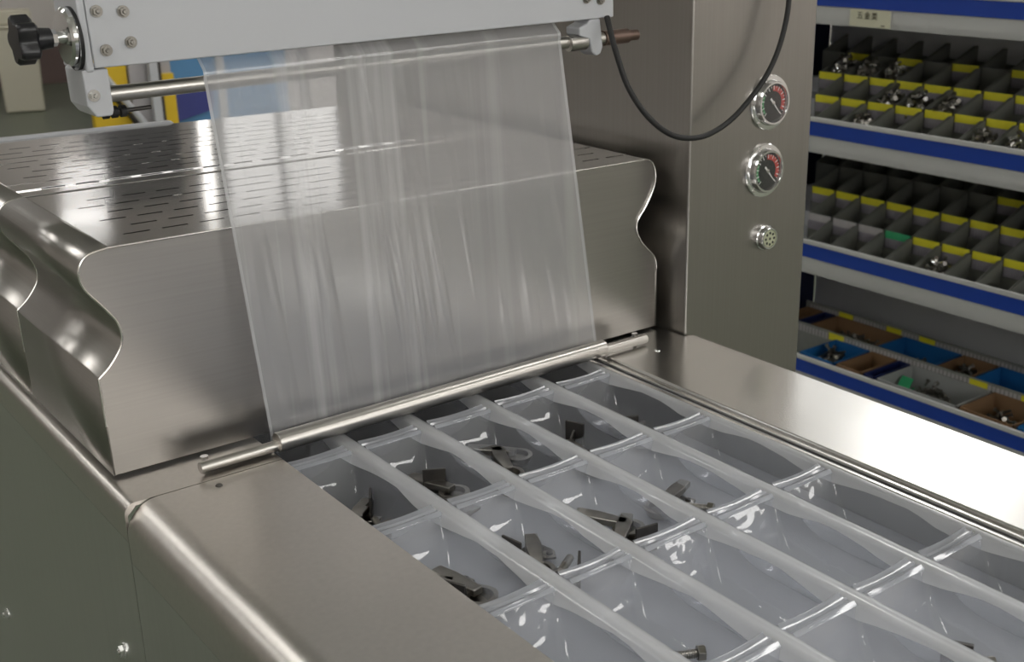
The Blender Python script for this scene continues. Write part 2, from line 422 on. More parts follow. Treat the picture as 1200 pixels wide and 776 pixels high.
# ------------------------------------------------------------------ sealing hoods
HZ = 0.2465
Lp = [(0.0, 0.004), (-0.001, 0.06), (-0.002, 0.113)]
Lc = smoothpts([Vector((x, z, 0)) for x, z in ((-0.002, 0.113), (0.012, 0.1255), (0.0255, 0.146), (0.0245, 0.167), (0.0125, 0.187), (-0.003, 0.209), (-0.006, 0.2275), (0.003, 0.2415), (0.025, HZ))], 6)
Rc = smoothpts([Vector((x, z, 0)) for x, z in ((0.738, HZ), (0.752, 0.240), (0.757, 0.215), (0.743, 0.186), (0.724, 0.160), (0.732, 0.135), (0.757, 0.108), (0.762, 0.09))], 6)
prof = [(x, z) for x, z in Lp[:-1]] + [(v.x, v.y) for v in Lc]
NL = len(prof)
profR = [(v.x, v.y) for v in Rc] + [(0.762, 0.004)]
def hood(name, label, y0, y1, rows_y, front=True):
    t = thing(name, label, 'machine hood', (0.38, y0, 0.0))
    inv = Matrix.Translation(t.location).inverted()
    def hp(n, bm, mat, **k):
        o = done(n, bm, mat, **k); o.parent = t; o.matrix_parent_inverse = inv; return o
    # side skins: the S-shaped sheet, 2 mm thick
    for nm, pf in (('side_skin', prof), ('side_skin', profR)):
        bm = B(); th = 0.002
        s = 1 if nm and pf is prof else -1
        A = []
        for (x, z) in pf:
            A.append([bm.verts.new((x, y0, z)), bm.verts.new((x, y1, z))])
        for a, b in zip(A, A[1:]):
            bm.faces.new((a[0], a[1], b[1], b[0]))
        bmesh.ops.recalc_face_normals(bm, faces=bm.faces[:])
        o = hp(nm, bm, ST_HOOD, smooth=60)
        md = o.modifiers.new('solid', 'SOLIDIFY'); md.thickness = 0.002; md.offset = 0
    # slotted top sheet: real openings
    bm = B(); xa, xb = 0.025, 0.738; cut = []
    ys = [y0]
    for yr in rows_y: ys += [yr - 0.0019, yr + 0.0019]
    ys.append(y1)
    pitchx, sl = 0.0405, 0.0275
    for k in range(len(ys) - 1):
        a, b = ys[k], ys[k + 1]
        if k % 2 == 0:
            bm.faces.new([bm.verts.new(p) for p in ((xa, a, HZ), (xb, a, HZ), (xb, b, HZ), (xa, b, HZ))])
        else:
            off = 0.054 + (0.0205 if (k // 2) % 2 else 0)
            x = xa; c = off
            while c + sl < xb - 0.008:
                bm.faces.new([bm.verts.new(p) for p in ((x, a, HZ), (c, a, HZ), (c, b, HZ), (x, b, HZ))])
                x = c + sl; c += pitchx
            bm.faces.new([bm.verts.new(p) for p in ((x, a, HZ), (xb, a, HZ), (xb, b, HZ), (x, b, HZ))])
    o = hp('slotted_top', bm, ST_TOP, smooth=0)
    md = o.modifiers.new('solid', 'SOLIDIFY'); md.thickness = 0.0012; md.offset = 1
    bm = B(); span(bm, 0.03, 0.73, y0 + 0.01, y1 - 0.01, HZ - 0.03, HZ - 0.02); hp('slot_backing', bm, DARK, smooth=0)  # near-black sheet standing in for the shade inside the hood
    if front:
        bm = B()
        vs = [bm.verts.new((x, y0 + 0.0015, z)) for x, z in prof + profR]
        bm.faces.new(vs)
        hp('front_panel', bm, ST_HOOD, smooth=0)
    # bright cut edge of the folded sheet
    bm = B()
    tube(bm, [(x, y0, z) for x, z in prof[1:] + profR[:-1]], 0.0013, 8)
    hp('folded_rim', bm, ST_EDGE)
    return t, hp
rows1 = [0.04 + 0.0365 * i for i in range(7)]
rows2 = [0.327 + 0.0365 * i for i in range(10)]
hood('sealing_hood', 'stainless sealing hood with plain front and slotted top under the film', 0.0, 0.288, rows1)
h2, hp2 = hood('forming_hood', 'second slotted steel hood right behind the sealing hood', 0.2915, 0.70, rows2, front=False)
bm = B(); span(bm, -0.02, 0.365, 0.70, 0.722, HZ - 0.03, HZ + 0.004); o = hp2('edge_bar', bm, WHITE, bevel=0.01, bseg=3); o['label'] = 'white rounded bar along the far rim'

# ------------------------------------------------------------------ control column
colm = thing('control_column', 'tall stainless control column with two gauges beside the hood', 'control cabinet', (0.9, 0.4, FZ))
cinv = Matrix.Translation(colm.location).inverted()
def cpart(name, bm, mat, parent=None, **k):
    o = done(name, bm, mat, **k)
    o.parent = parent or colm
    if not parent: o.matrix_parent_inverse = cinv
    return o
CY = -0.046
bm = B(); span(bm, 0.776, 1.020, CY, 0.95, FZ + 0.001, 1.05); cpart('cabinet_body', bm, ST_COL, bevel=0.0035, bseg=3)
RED = plain('dial_red', (0.55, 0.06, 0.05), 0.4)
DIALW = plain('dial_white', (0.8, 0.8, 0.8), 0.4)
GREEN = plain('dial_green', (0.1, 0.35, 0.15), 0.4)
GLASS = plastic('gauge_glass', 0.03, (0.97, 0.97, 0.97), (0.7, 0.7, 0.7), 0.04, 1.5)
def disc_arc(bm, c, y, r0, r1, a0, a1, n=24):
    """flat arc ring facing -y; angles clockwise from up"""
    pr = None
    for k in range(n + 1):
        a = a0 + (a1 - a0) * k / n
        p = (bm.verts.new((c[0] + r0 * math.sin(a), y, c[1] + r0 * math.cos(a))), bm.verts.new((c[0] + r1 * math.sin(a), y, c[1] + r1 * math.cos(a))))
        if pr: bm.faces.new((pr[0], pr[1], p[1], p[0]))
        pr = p
def gauge(x, z, where):
    bm = B()
    lathe(bm, [(0.0385, 0.0), (0.0385, 0.003), (0.0375, 0.004), (0.032, 0.0042), (0.031, 0.009), (0.0295, 0.0125), (0.027, 0.0125), (0.0255, 0.008), (0.0, 0.008)], (x, CY, z), (0, -1, 0), 40)
    g = cpart('pressure_gauge', bm, CHROME, smooth=30)
    g['label'] = where + ' round pressure gauge with black dial'
    def gp(n, bm, mat, **k):
        return cpart(n, bm, mat, parent=g, **k)
    y = CY - 0.0085
    bm = B(); lathe(bm, [(0.0255, 0.0), (0.0, 0.0)], (x, y, z), (0, -1, 0), 32); gp('dial_face', bm, BLACK, smooth=0)
    bm = B(); disc_arc(bm, (x, z), y - 0.0003, 0.0165, 0.0235, math.radians(-5), math.radians(120)); gp('red_band', bm, RED, smooth=0)
    bm = B(); disc_arc(bm, (x, z), y - 0.0003, 0.019, 0.0225, math.radians(-130), math.radians(-60), 12); gp('green_band', bm, GREEN, smooth=0)
    bm = B()
    for k in range(11):
        a = math.radians(-135 + 27 * k); L = 0.0055
        for q in range(2):
            aa = a + q * math.radians(13.5)
            if k == 10 and q: continue
            l = L if q == 0 else 0.003
            d = Vector((math.sin(aa), 0, math.cos(aa))); s = Vector((math.cos(aa), 0, -math.sin(aa))) * (0.0007 if q == 0 else 0.0004)
            o = Vector((x, y - 0.0006, z))
            bm.faces.new([bm.verts.new(o + d * (0.024 - l) - s), bm.verts.new(o + d * 0.024 - s), bm.verts.new(o + d * 0.024 + s), bm.verts.new(o + d * (0.024 - l) + s)])
    gp('tick_marks', bm, DIALW, smooth=0)
    bm = B(); a = math.radians(138)
    d = Vector((math.sin(a), 0, math.cos(a))); s = Vector((math.cos(a), 0, -math.sin(a))); o = Vector((x, y - 0.001, z))
    v = [bm.verts.new(o - d * 0.009 - s * 0.0016), bm.verts.new(o + d * 0.021 - s * 0.0005), bm.verts.new(o + d * 0.021 + s * 0.0005), bm.verts.new(o - d * 0.009 + s * 0.0016)]
    bm.faces.new(v); gp('needle', bm, DIALW, smooth=0)
    bm = B(); lathe(bm, [(0.003, 0), (0.003, 0.0012), (0, 0.0016)], (x, y, z), (0, -1, 0), 16); gp('needle_hub', bm, CHROME)
    bm = B(); lathe(bm, [(0.0268, 0.0), (0.0, 0.0)], (x, CY - 0.0112, z), (0, -1, 0), 32); gp('dial_glass', bm, GLASS, smooth=0)
    for k in range(3):
        a = math.radians(100 + 120 * k)
        bm = B(); lathe(bm, [(0.0022, 0), (0.002, 0.0012), (0, 0.0016)], (x + 0.0348 * math.sin(a), CY - 0.0042, z + 0.0348 * math.cos(a)), (0, -1, 0), 12); gp('flange_screw', bm, ST_EDGE)
gauge(0.927, 0.311, 'upper')
gauge(0.922, 0.2155, 'lower')
bm = B(); bx, bz = 0.930, 0.116
lathe(bm, [(0.0185, 0), (0.0185, 0.003), (0.017, 0.004), (0.0165, 0.011), (0.0155, 0.0125), (0.0135, 0.0125), (0.0130, 0.0105), (0.0, 0.0105)], (bx, CY, bz), (0, -1, 0), 32)
bt = cpart('round_socket', bm, CHROME, smooth=30); bt['label'] = 'small round metal socket with a pale perforated face'
FACE = plain('pale_face', (0.50, 0.52, 0.36), 0.4)
bm = B(); lathe(bm, [(0.0128, 0), (0.0120, 0.0012), (0.0, 0.0014)], (bx, CY - 0.0105, bz), (0, -1, 0), 28); cpart('socket_face', bm, FACE, parent=bt)
for k in range(9):
    r = 0.0085 if k < 8 else 0; a = k * PI / 4
    bm = B(); lathe(bm, [(0.0021, 0), (0.0, 0.0)], (bx + r * math.sin(a), CY - 0.0123, bz + r * math.cos(a)), (0, -1, 0), 10); cpart('socket_hole', bm, BLACK, parent=bt, smooth=0)

# ------------------------------------------------------------------ film unwind frame (white beam, brackets, rod, adjusting knob)
frame = thing('film_unwind_frame', 'white steel beam with brackets, guide rod and black adjusting knob above the hood', 'frame', (0, 0, 0.39), rot=(0, -math.atan(0.0245), 0))
def fp(n, bm, mat, parent=None, **k):
    o = done(n, bm, mat, **k); o.parent = parent or frame; return o
BY = -0.012
bm = B()
prism(bm, [(BY, 0.031), (BY, 0.2), (0.10, 0.2), (0.10, 0.197), (BY + 0.003, 0.197), (BY + 0.003, 0.034), (0.010, 0.034), (0.010, 0.031)], 'x', 0.033, 0.672)
fp('beam', bm, WHITE, smooth=0, bevel=0.0015)
bm = B(); span(bm, 0.033, 0.672, BY - 0.002, BY, 0.108, 0.114); fp('beam_fold', bm, WHITE, smooth=0, bevel=0.001)
# left bracket
bm = B(); span(bm, 0.0255, 0.0335, BY + 0.002, 0.06, 0.028, 0.2); fp('bracket_plate', bm, WHITE, smooth=0, bevel=0.002)
bm = B(); prism(bm, [(0.022, -0.004), (0.029, -0.015), (0.044, -0.015), (0.046, -0.010), (0.046, 0.030), (0.022, 0.030)], 'y', BY + 0.004, 0.046); fp('bracket_block', bm, WHITE, smooth=0, bevel=0.002)
bm = B(); hexscrew(bm, (0.029, BY + 0.004, 0.006), (0, -1, 0), 0.0042, 0.004); fp('hex_bolt', bm, CHROME)
# adjusting disc and knob
dz, dy = 0.060, 0.010
bm = B(); lathe(bm, [(0.0, 0.0), (0.026, 0.0), (0.0272, 0.002), (0.0272, 0.006), (0.025, 0.0085), (0.010, 0.010), (0.0, 0.010)], (0.0235, dy, dz), (-1, 0, 0), 48); fp('adjusting_disc', bm, CHROME, smooth=30)
bm = B(); lathe(bm, [(0.0295, 0.0), (0.0295, 0.0035)], (0.0250, dy, dz - 0.002), (-1, 0, 0), 48); fp('rubber_ring', bm, RUBBER)
bm = B(); cyl(bm, (0.016, dy, dz), (-0.006, dy, dz), 0.0055); cyl(bm, (0.009, dy, dz), (0.005, dy, dz), 0.0078, seg=6); fp('spindle', bm, CHROME)
bm = B()
cyl(bm, (0.004, dy, dz), (-0.014, dy, dz), 0.0095, 0.011, 24)
n = 60; ra = []
for h, sc in ((-0.010, 0.85), (-0.0125, 1.0), (-0.0255, 1.0), (-0.028, 0.9)):
    ra.append([bm.verts.new((h, dy + sc * (0.0205 + 0.0032 * math.cos(5 * 2 * PI * k / n)) * math.cos(2 * PI * k / n), dz + sc * (0.0205 + 0.0032 * math.cos(5 * 2 * PI * k / n)) * math.sin(2 * PI * k / n))) for k in range(n)])
for a, b in zip(ra, ra[1:]):
    for k in range(n): bm.faces.new((a[k], a[(k + 1) % n], b[(k + 1) % n], b[k]))
bm.faces.new(ra[0][::-1]); bm.faces.new(ra[-1])
o = fp('knob', bm, BLACK, smooth=40); o['label'] = 'black five lobed plastic knob'
# beam bolts
for x, z in ((0.042, 0.083), (0.0665, 0.081), (0.0695, 0.0525), (0.0455, 0.047), (0.628, 0.056), (0.650, 0.053)):
    bm = B(); hexscrew(bm, (x, BY - 0.0005, z), (0, -1, 0), 0.0042, 0.0035); fp('beam_bolt', bm, ZINC)
# guide rod and end hub
RY, RZ, RR = 0.002, 0.0043, 0.0078
bm = B(); cyl(bm, (0.030, RY, RZ), (0.690, RY, RZ), RR, seg=32); fp('guide_rod', bm, ST_ROD, smooth=40)
bm = B(); cyl(bm, (0.665, RY, RZ), (0.705, RY, RZ), 0.0095, seg=32); cyl(bm, (0.705, RY, RZ), (0.722, RY, RZ), 0.007, seg=24)
o = fp('rod_end', bm, plain('bronze_hub', (0.16, 0.11, 0.09), 0.35, 0.7)); o['label'] = 'dark bronze rod end past the right bracket'
# right bracket: hanging tab with a rounded hook
bm = B()
tab = [(0.635, 0.031), (0.652, 0.031), (0.656, -0.004), (0.652, -0.013), (0.645, -0.015), (0.638, -0.010), (0.634, 0.006), (0.618, 0.012), (0.618, 0.022), (0.630, 0.026)]
prism(bm, [(x, z) for x, z in tab], 'y', BY + 0.002, BY + 0.030); fp('rod_bracket', bm, WHITE, smooth=0, bevel=0.0025)
bm = B(); cyl(bm, (0.606, RY - 0.004, 0.003), (0.632, RY - 0.004, 0.003), 0.0095, seg=28); fp('end_collar', bm, ST_ROD)
# knurled stop rollers under the left bracket
for k in range(3):
    bm = B(); x = 0.046 + 0.0085 * k; cyl(bm, (x, 0.030, -0.0175), (x + 0.0055, 0.030, -0.0175), 0.006, seg=12); fp('stop_roller', bm, RUBBER, smooth=30)
bm = B(); cyl(bm, (0.040, 0.030, -0.0175), (0.094, 0.030, -0.0170), 0.0022, seg=12); fp('stop_pin', bm, DARKM)

# ------------------------------------------------------------------ pressing roller on the deck
rol = thing('film_roller', 'steel film roller on a thin axle lying across the deck plates', 'roller', (0.4, -0.035, 0.0))
def rp(n, bm, mat, **k):
    o = done(n, bm, mat, **k); o.parent = rol; o.matrix_parent_inverse = Matrix.Translation(rol.location).inverted(); return o
AZ, AY = 0.0085, -0.0475
bm = B(); cyl(bm, (0.0725, AY, AZ), (0.707, AY + 0.007, AZ), 0.0062, seg=28); rp('axle', bm, ST_ROD, bevel=0.001)
bm = B(); cyl(bm, (0.160, AY, AZ + 0.004), (0.631, AY + 0.006, AZ + 0.004), 0.0112, seg=40); rp('sleeve', bm, ST_ROD, bevel=0.001)
for x, y in ((0.083, AY + 0.012), (0.697, AY + 0.019)):
    bm = B(); cyl(bm, (x, y, 0), (x, y, 0.012), 0.003, seg=16); cyl(bm, (x, y, 0.012), (x, y, 0.015), 0.0042, seg=16); rp('retaining_pin', bm, CHROME)
bm = B(); span(bm, 0.083, 0.157, AY + 0.0095, AY + 0.0135, 0.0005, 0.006); rp('axle_clip', bm, DARKM, smooth=0)

# ------------------------------------------------------------------ the packaging film: over the rod, down, and under the roller
bm = B()
path = []
path.append((0.075, 0.62)); path.append((0.034, 0.46)); path.append((0.0170, 0.428))
RYw, RZw = RY, 0.39 + RZ
for a in (30, 10, -10, -30): path.append((RYw - (RR + 0.001) * math.cos(math.radians(a)), RZw + (RR + 0.001) * math.sin(math.radians(a)) + 0.0095))
ry, rz, rr = AY + 0.003, AZ + 0.004, 0.0122
yA, zA = path[-1]; yB, zB = ry + rr * 0.98, rz + 0.004
NS = 46
for k in range(1, NS + 1):
    t = k / NS; path.append((yA + (yB - yA) * t, zA + (zB - zA) * t))
for a in (-15, -45, -75, -100, -130, -150): path.append((ry + rr * math.cos(math.radians(a)), rz + rr * math.sin(math.radians(a))))
NX = 420; rows = []
def ripple(u, v):
    e = min(1, u / 0.03, (1 - u) / 0.03)
    s = u * 9
    a = noise.noise(Vector((s * 2.2, v * 0.9, 0.3))) * 0.0022
    b = noise.noise(Vector((s * 4.6 + v * 1.2, v * 0.6, 4.1))) * 0.0012
    band = math.exp(-((u - 0.42) / 0.16) ** 2) + 0.35
    c = noise.noise(Vector((s * 9.0, v * 0.5, 8.7))) * 0.0006 * band
    return (a + b * band + c) * e
npth = len(path)
for k, (y, z) in enumerate(path):
    f = min(max((z - zB) / (zA - zB), 0), 1)
    xl = 0.160 + (0.138 - 0.160) * f; xr = 0.631 + (0.591 - 0.631) * f
    rp_ = 4 * f * (1 - f) if z <= zA else 0.25
    row = []
    for i in range(NX + 1):
        u = i / NX; x = xl + (xr - xl) * u
        tz = 0.0245 * x if f > 0.98 else 0.0245 * x * f
        d = ripple(u, z * 3) * (0.12 + 0.88 * min(1, rp_ * 1.6)) if 0.0 < f < 1 or z > zA else 0
        yy = y - abs(d) * 0.5 + d * 0.5
        row.append(bm.verts.new((x, yy + (0.006 * u * (1 - f)), z + tz)))
    rows.append(row)
for a, b in zip(rows, rows[1:]):
    for i in range(NX): bm.faces.new((a[i], a[i + 1], b[i + 1], b[i]))
bm.faces.ensure_lookup_table()
for k, f_ in enumerate(bm.faces):
    if k % NX < 3 or k % NX > NX - 5: f_.material_index = 1
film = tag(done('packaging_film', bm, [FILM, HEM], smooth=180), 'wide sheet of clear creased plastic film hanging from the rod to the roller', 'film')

# ------------------------------------------------------------------ tray web: clear thermoformed pockets
web = thing('tray_web', 'continuous web of clear plastic trays lying in the machine trough', 'plastic tray', (0.39, -0.4, -0.006))
winv = Matrix.Translation(web.location).inverted()
def wp(n, bm, mat, **k):
    o = done(n, bm, mat, **k); o.parent = web; o.matrix_parent_inverse = winv; return o
CXS = [0.1435, 0.2385, 0.3290, 0.4260, 0.5220, 0.6140]
RYS = [0.110, -0.075, -0.260, -0.445, -0.630, -0.815, -1.000]
WZ = -0.006
def rrect(a, b, r, n=7):
    pts = []
    for cx, cy, s in ((a - r, b - r, 0), (-a + r, b - r, PI / 2), (-a + r, -b + r, PI), (a - r, -b + r, 1.5 * PI)):
        for k in range(n):
            t = s + PI / 2 * k / (n - 1)
            pts.append((cx + r * math.cos(t), cy + r * math.sin(t)))
    return pts
def pocket_mesh(wx, wy, seed):
    bm = B(); rnd = random.Random(seed)
    a, b = wx / 2 - 0.0090, wy / 2 - 0.0105
    D = 0.052; rings = []
    # (depth, inset x, inset y, corner radius): a lip, drafted walls, a big fillet into the floor
    lev = [(0.0, -0.0022, -0.0025, 0.0035), (0.0007, -0.0010, -0.001, 0.004), (0.0026, 0.0, 0.0, 0.0045), (0.009, 0.0015, 0.004, 0.005),
           (0.018, 0.0035, 0.009, 0.006), (0.028, 0.006, 0.016, 0.007), (0.037, 0.0095, 0.0245, 0.008), (0.044, 0.014, 0.033, 0.009), (0.049, 0.019, 0.041, 0.010), (0.0515, 0.025, 0.049, 0.009), (D, 0.029, 0.055, 0.007)]
    for dz_, ix, iy, r in lev:
        ring = []
        for (x, y) in rrect(a - ix, b - iy, min(r, a - ix - 0.001)):
            wob = 0.0004 * noise.noise(Vector((x * 40 + seed * 7.3, y * 40, dz_ * 60))) if dz_ > 0.004 else 0
            ring.append(bm.verts.new((x * (1 + wob * 8), y * (1 + wob * 5), -dz_ + wob)))
        rings.append(ring)
    for p, q in zip(rings, rings[1:]):
        for i in range(len(p)):
            j = (i + 1) % len(p); bm.faces.new((p[i], p[j], q[j], q[i]))
    bm.faces.new(rings[-1])
    return bm
protos = {}
for j in range(6):
    for i in range(5):
        x0, x1 = CXS[i], CXS[i + 1]; y1, y0 = RYS[j], RYS[j + 1]
        key = (i, j % 3)
        if key not in protos:
            o = wp('tray_pocket', pocket_mesh(x1 - x0, y1 - y0, i * 3 + j), WEB, smooth=60)
            o.matrix_parent_inverse = Matrix.Identity(4)
            protos[key] = o
        else:
            o = inst(protos[key], web)
        o.location = ((x0 + x1) / 2 - 0.39, (y0 + y1) / 2 + 0.4, 0)
# flat lands between pockets: long seams and ribbed cross seams, each a raised strip
for i, x in enumerate(CXS):
    bm = B(); hw_ = 0.0094
    prof_s = [(-hw_ - 0.0045, -0.0085), (-hw_, -0.0018), (-hw_ + 0.0012, 0.0004), (-0.0022, 0.0010), (0.0, 0.0004), (0.0022, 0.0010), (hw_ - 0.0012, 0.0004), (hw_, -0.0018), (hw_ + 0.0045, -0.0085)]
    ny = 60; prev = None
    for k in range(ny + 1):
        yv = RYS[0] + (RYS[-1] - RYS[0]) * k / ny
        wv = 0.0004 * math.sin(yv * 60 + i)
        fl = 0.5 + 0.5 * math.cos(2 * PI * (yv - RYS[1]) / 0.185) + 0.25 * noise.noise(Vector((i * 3.1, yv * 30, 1)))
        cur = [bm.verts.new((x + (px_ if abs(px_) <= hw_ else math.copysign(hw_ + 0.0012 + 0.0048 * fl, px_)), yv, WZ + (pz if abs(px_) <= hw_ else -0.004 - 0.007 * fl) + wv * 0.4)) for px_, pz in prof_s]
        if prev:
            for a in range(len(cur) - 1): bm.faces.new((prev[a], prev[a + 1], cur[a + 1], cur[a]))
        prev = cur
    o = wp('seam', bm, SEAM, smooth=60); o['label'] = 'milky flat seam between two columns of pockets'
for j, y in enumerate(RYS):
    for i in range(5):
        xa, xb = CXS[i] + 0.0092, CXS[i + 1] - 0.0092
        bm = B(); prev = None
        pr = [(-0.0125, -0.0016), (-0.0105, 0.0), (-0.0085, 0.0018), (-0.0062, 0.0), (-0.0015, -0.001), (0.0, 0.0012), (0.0015, -0.001), (0.0062, 0.0), (0.0085, 0.0018), (0.0105, 0.0), (0.0125, -0.0016)]
        for k in range(13):
            t = k / 12; x = xa + (xb - xa) * t; sag = 0.0012 * math.sin(PI * t)
            cur = [bm.verts.new((x, y + py * (1 - 0.15 * math.sin(PI * t)), WZ + pz - sag)) for py, pz in pr]
            if prev:
                for a in range(len(cur) - 1): bm.faces.new((prev[a], prev[a + 1], cur[a + 1], cur[a]))
            prev = cur
        wp('cross_rib', bm, RIBM, smooth=50)

# ------------------------------------------------------------------ hardware lying in the pockets
PB = WZ - 0.050
def hinge():
    t = thing('cabinet_hinge', 'hinge', 'hinge', (0, 0, 0), 'fittings lying in the trays')
    bm = B(); lathe(bm, [(0.0, 0.0), (0.0135, 0.0), (0.0145, 0.003), (0.0175, 0.008), (0.0175, 0.0095), (0.0125, 0.0095), (0.0115, 0.004), (0, 0.004)], (-0.022, 0, 0), (0, 0, 1), 24)
    done('hinge_cup', bm, ZINC, t)
    bm = B(); prism(bm, [(-0.02, -0.006), (0.018, -0.0085), (0.040, -0.0065), (0.040, 0.0065), (0.018, 0.0085), (-0.02, 0.006)], 'z', 0.008, 0.0155); done('hinge_arm', bm, ZINC, t, bevel=0.0015)
    bm = B(); span(bm, 0.008, 0.022, -0.022, 0.022, 0.001, 0.0045); done('mounting_plate', bm, ZINC, t, bevel=0.001)
    for s in (-1, 1):
        bm = B(); cyl(bm, (0.015, s * 0.016, 0.0045), (0.015, s * 0.016, 0.0062), 0.0035, seg=12); done('screw', bm, DARKM, t)
    return t
def bracket():
    t = thing('corner_bracket', 'bracket', 'bracket', (0, 0, 0), 'fittings lying in the trays')
    bm = B(); prism(bm, [(-0.024, 0), (0.024, 0), (0.024, 0.003), (-0.021, 0.003), (-0.021, 0.030), (-0.024, 0.030)], 'y', -0.013, 0.013); done('angle_plate', bm, DARKM, t, bevel=0.0008)
    for x in (-0.006, 0.012):
        bm = B(); lathe(bm, [(0.0045, 0), (0.004, 0.0015), (0, 0.002)], (x, 0, 0.003), (0, 0, 1), 12); done('screw', bm, ZINC, t)
    bm = B(); prism(bm, [(-0.021, 0.003), (-0.004, 0.003), (-0.021, 0.020)], 'y', -0.0015, 0.0015); done('gusset', bm, DARKM, t)
    return t
def bolt():
    t = thing('hex_bolt', 'bolt', 'bolt', (0, 0, 0), 'fittings lying in the trays')
    bm = B(); cyl(bm, (-0.022, 0, 0.007), (-0.015, 0, 0.007), 0.0075, seg=6); done('bolt_head', bm, ZINC, t, bevel=0.0008)
    bm = B(); lathe(bm, [(0.0038 + 0.0004 * (k % 2), k * 0.001) for k in range(36)] + [(0, 0.036)], (-0.015, 0, 0.007), (1, 0, -0.06), 14); done('bolt_shank', bm, ZINC, t)
    return t
kinds = {'h': hinge(), 'b': bracket(), 's': bolt()}
names = {'h': 'zinc cup hinge', 'b': 'dark angle bracket', 's': 'hexagon head bolt'}
used = set()
ordc = ['leftmost', 'second', 'third', 'fourth', 'rightmost']
ordr = ['', 'row by the roller', 'second row from the roller', 'third row from the roller', 'fourth row from the roller']
drop = [('h', 0.190, -0.160, 40), ('b', 0.185, -0.195, 100), ('h', 0.300, -0.150, 110), ('s', 0.282, -0.195, 30), ('h', 0.390, -0.150, 70), ('b', 0.375, -0.190, 15),
        ('b', 0.480, -0.150, 200), ('h', 0.475, -0.190, 80), ('b', 0.575, -0.150, 60), ('h', 0.570, -0.185, 120),
        ('b', 0.204, -0.352, 25), ('h', 0.186, -0.322, 130), ('h', 0.290, -0.345, 60), ('b', 0.285, -0.385, 140), ('h', 0.395, -0.335, 115), ('s', 0.380, -0.370, 60), ('s', 0.492, -0.362, 120), ('h', 0.205, -0.345, 100), ('b', 0.295, -0.325, 10), ('h', 0.385, -0.365, 40), ('h', 0.480, -0.335, 20), ('b', 0.195, -0.140, 150), ('b', 0.290, -0.205, 20), ('h', 0.405, -0.120, 130), ('s', 0.205, -0.185, 75), ('s', 0.300, -0.185, 10), ('s', 0.395, -0.188, 150), ('b', 0.310, -0.125, 60), ('s', 0.585, -0.160, 20), ('s', 0.212, -0.385, 160), ('s', 0.305, -0.372, 35), ('b', 0.398, -0.372, 80), ('s', 0.290, -0.555, 150), ('b', 0.480, -0.705, 30), ('s', 0.470, -0.725, 150)]
seen = {}
for k, x, y, a in drop:
    ci = max(i for i in range(5) if CXS[i] < x); rj = max(j for j in range(6) if RYS[j] > y)
    n_ = seen.get((k, ci, rj), 0); seen[(k, ci, rj)] = n_ + 1
    lab = '%s%s in %s tray of the %s' % ('nearer ' if n_ else '', names[k], ordc[ci], ordr[rj])
    loc = (x, y, PB + 0.0005); rot = (0, 0, math.radians(a))
    if k not in used:
        used.add(k); r = kinds[k]; r.location = loc; r.rotation_euler = rot; r['label'] = lab
    else:
        copy_tree(kinds[k], loc, rot, lab)

# ------------------------------------------------------------------ black cable looping from the beam across the column
cp = [(0.6561, -0.0165, 0.4385), (0.6505, -0.0313, 0.4191), (0.6476, -0.0447, 0.3976), (0.6547, -0.058, 0.3587), (0.6717, -0.0713, 0.3249), (0.7025, -0.076, 0.2989), (0.7372, -0.077, 0.2863), (0.7788, -0.077, 0.2861), (0.8256, -0.077, 0.3037), (0.8727, -0.077, 0.3401), (0.9005, -0.077, 0.3742), (0.918, -0.076, 0.4124), (0.9269, -0.074, 0.4509), (0.9294, -0.065, 0.4838), (0.93, -0.052, 0.53), (0.93, -0.0455, 0.545)]
bm = B(); tube(bm, smoothpts(cp, 6), 0.0037, 12)
tag(done('power_cable', bm, RUBBER), 'black cable sagging in a loop from the white beam to the column', 'cable')

# ------------------------------------------------------------------ storage rack with parts bins
rack = thing('storage_rack', 'grey metal storage rack with blue edged shelves full of small parts bins', 'rack', (2.7, 0.6, FZ))
rinv = Matrix.Translation(rack.location).inverted()
def rk(n, bm, mat, parent=None, **k):
    o = done(n, bm, mat, **k); o.parent = parent or rack
    if not parent: o.matrix_parent_inverse = rinv
    return o
RACKW = plain('rack_grey_paint', (0.64, 0.64, 0.63), 0.45, 0, 0.03, 6)
RACKB = plain('rack_back_grey', (0.72, 0.73, 0.75), 0.5, 0, 0.05, 4)
BLUE = plain('blue_label_rail', (0.012, 0.06, 0.42), 0.35, 0, 0.08, 10)
NAVY = plain('navy_upright', (0.015, 0.02, 0.07), 0.45)
YA, YB = -0.5, 1.56
bm = B(); span(bm, 2.985, 3.0, YA, YB, FZ + 0.05, 0.78); rk('back_panel', bm, RACKB, smooth=0)
for y in (YA - 0.02, YB + 0.02):
    for x in (2.42, 2.96):
        bm = B(); span(bm, x - 0.02, x + 0.02, y - 0.02, y + 0.02, FZ, 0.8); rk('upright', bm, NAVY, smooth=0, bevel=0.002)
bm = B(); span(bm, 2.44, 2.98, YB, YB + 0.006, FZ + 0.1, 0.76); o = rk('end_panel', bm, NAVY, smooth=0); o['label'] = 'dark navy end panel'
SH = [(0.370, 'top'), (0.0, 'upper'), (-0.370, 'middle'), (-0.742, 'lower')]
for z, nm in SH:
    bm = B(); span(bm, 2.40, 2.985, YA, YB, z - 0.105, z - 0.088); span(bm, 2.40, 2.404, YA, YB, z - 0.105, z + 0.0)
    s = rk('shelf', bm, RACKW, smooth=0, bevel=0.001)
    bm = B(); span(bm, 2.396, 2.4, YA, YB, z - 0.054, z - 0.013); rk('blue_strip', bm, BLUE, parent=s, smooth=0)
    bm = B(); span(bm, 2.393, 2.402, YA, YB, z - 0.013, z + 0.001); rk('lip', bm, RACKW, parent=s, smooth=0, bevel=0.002)
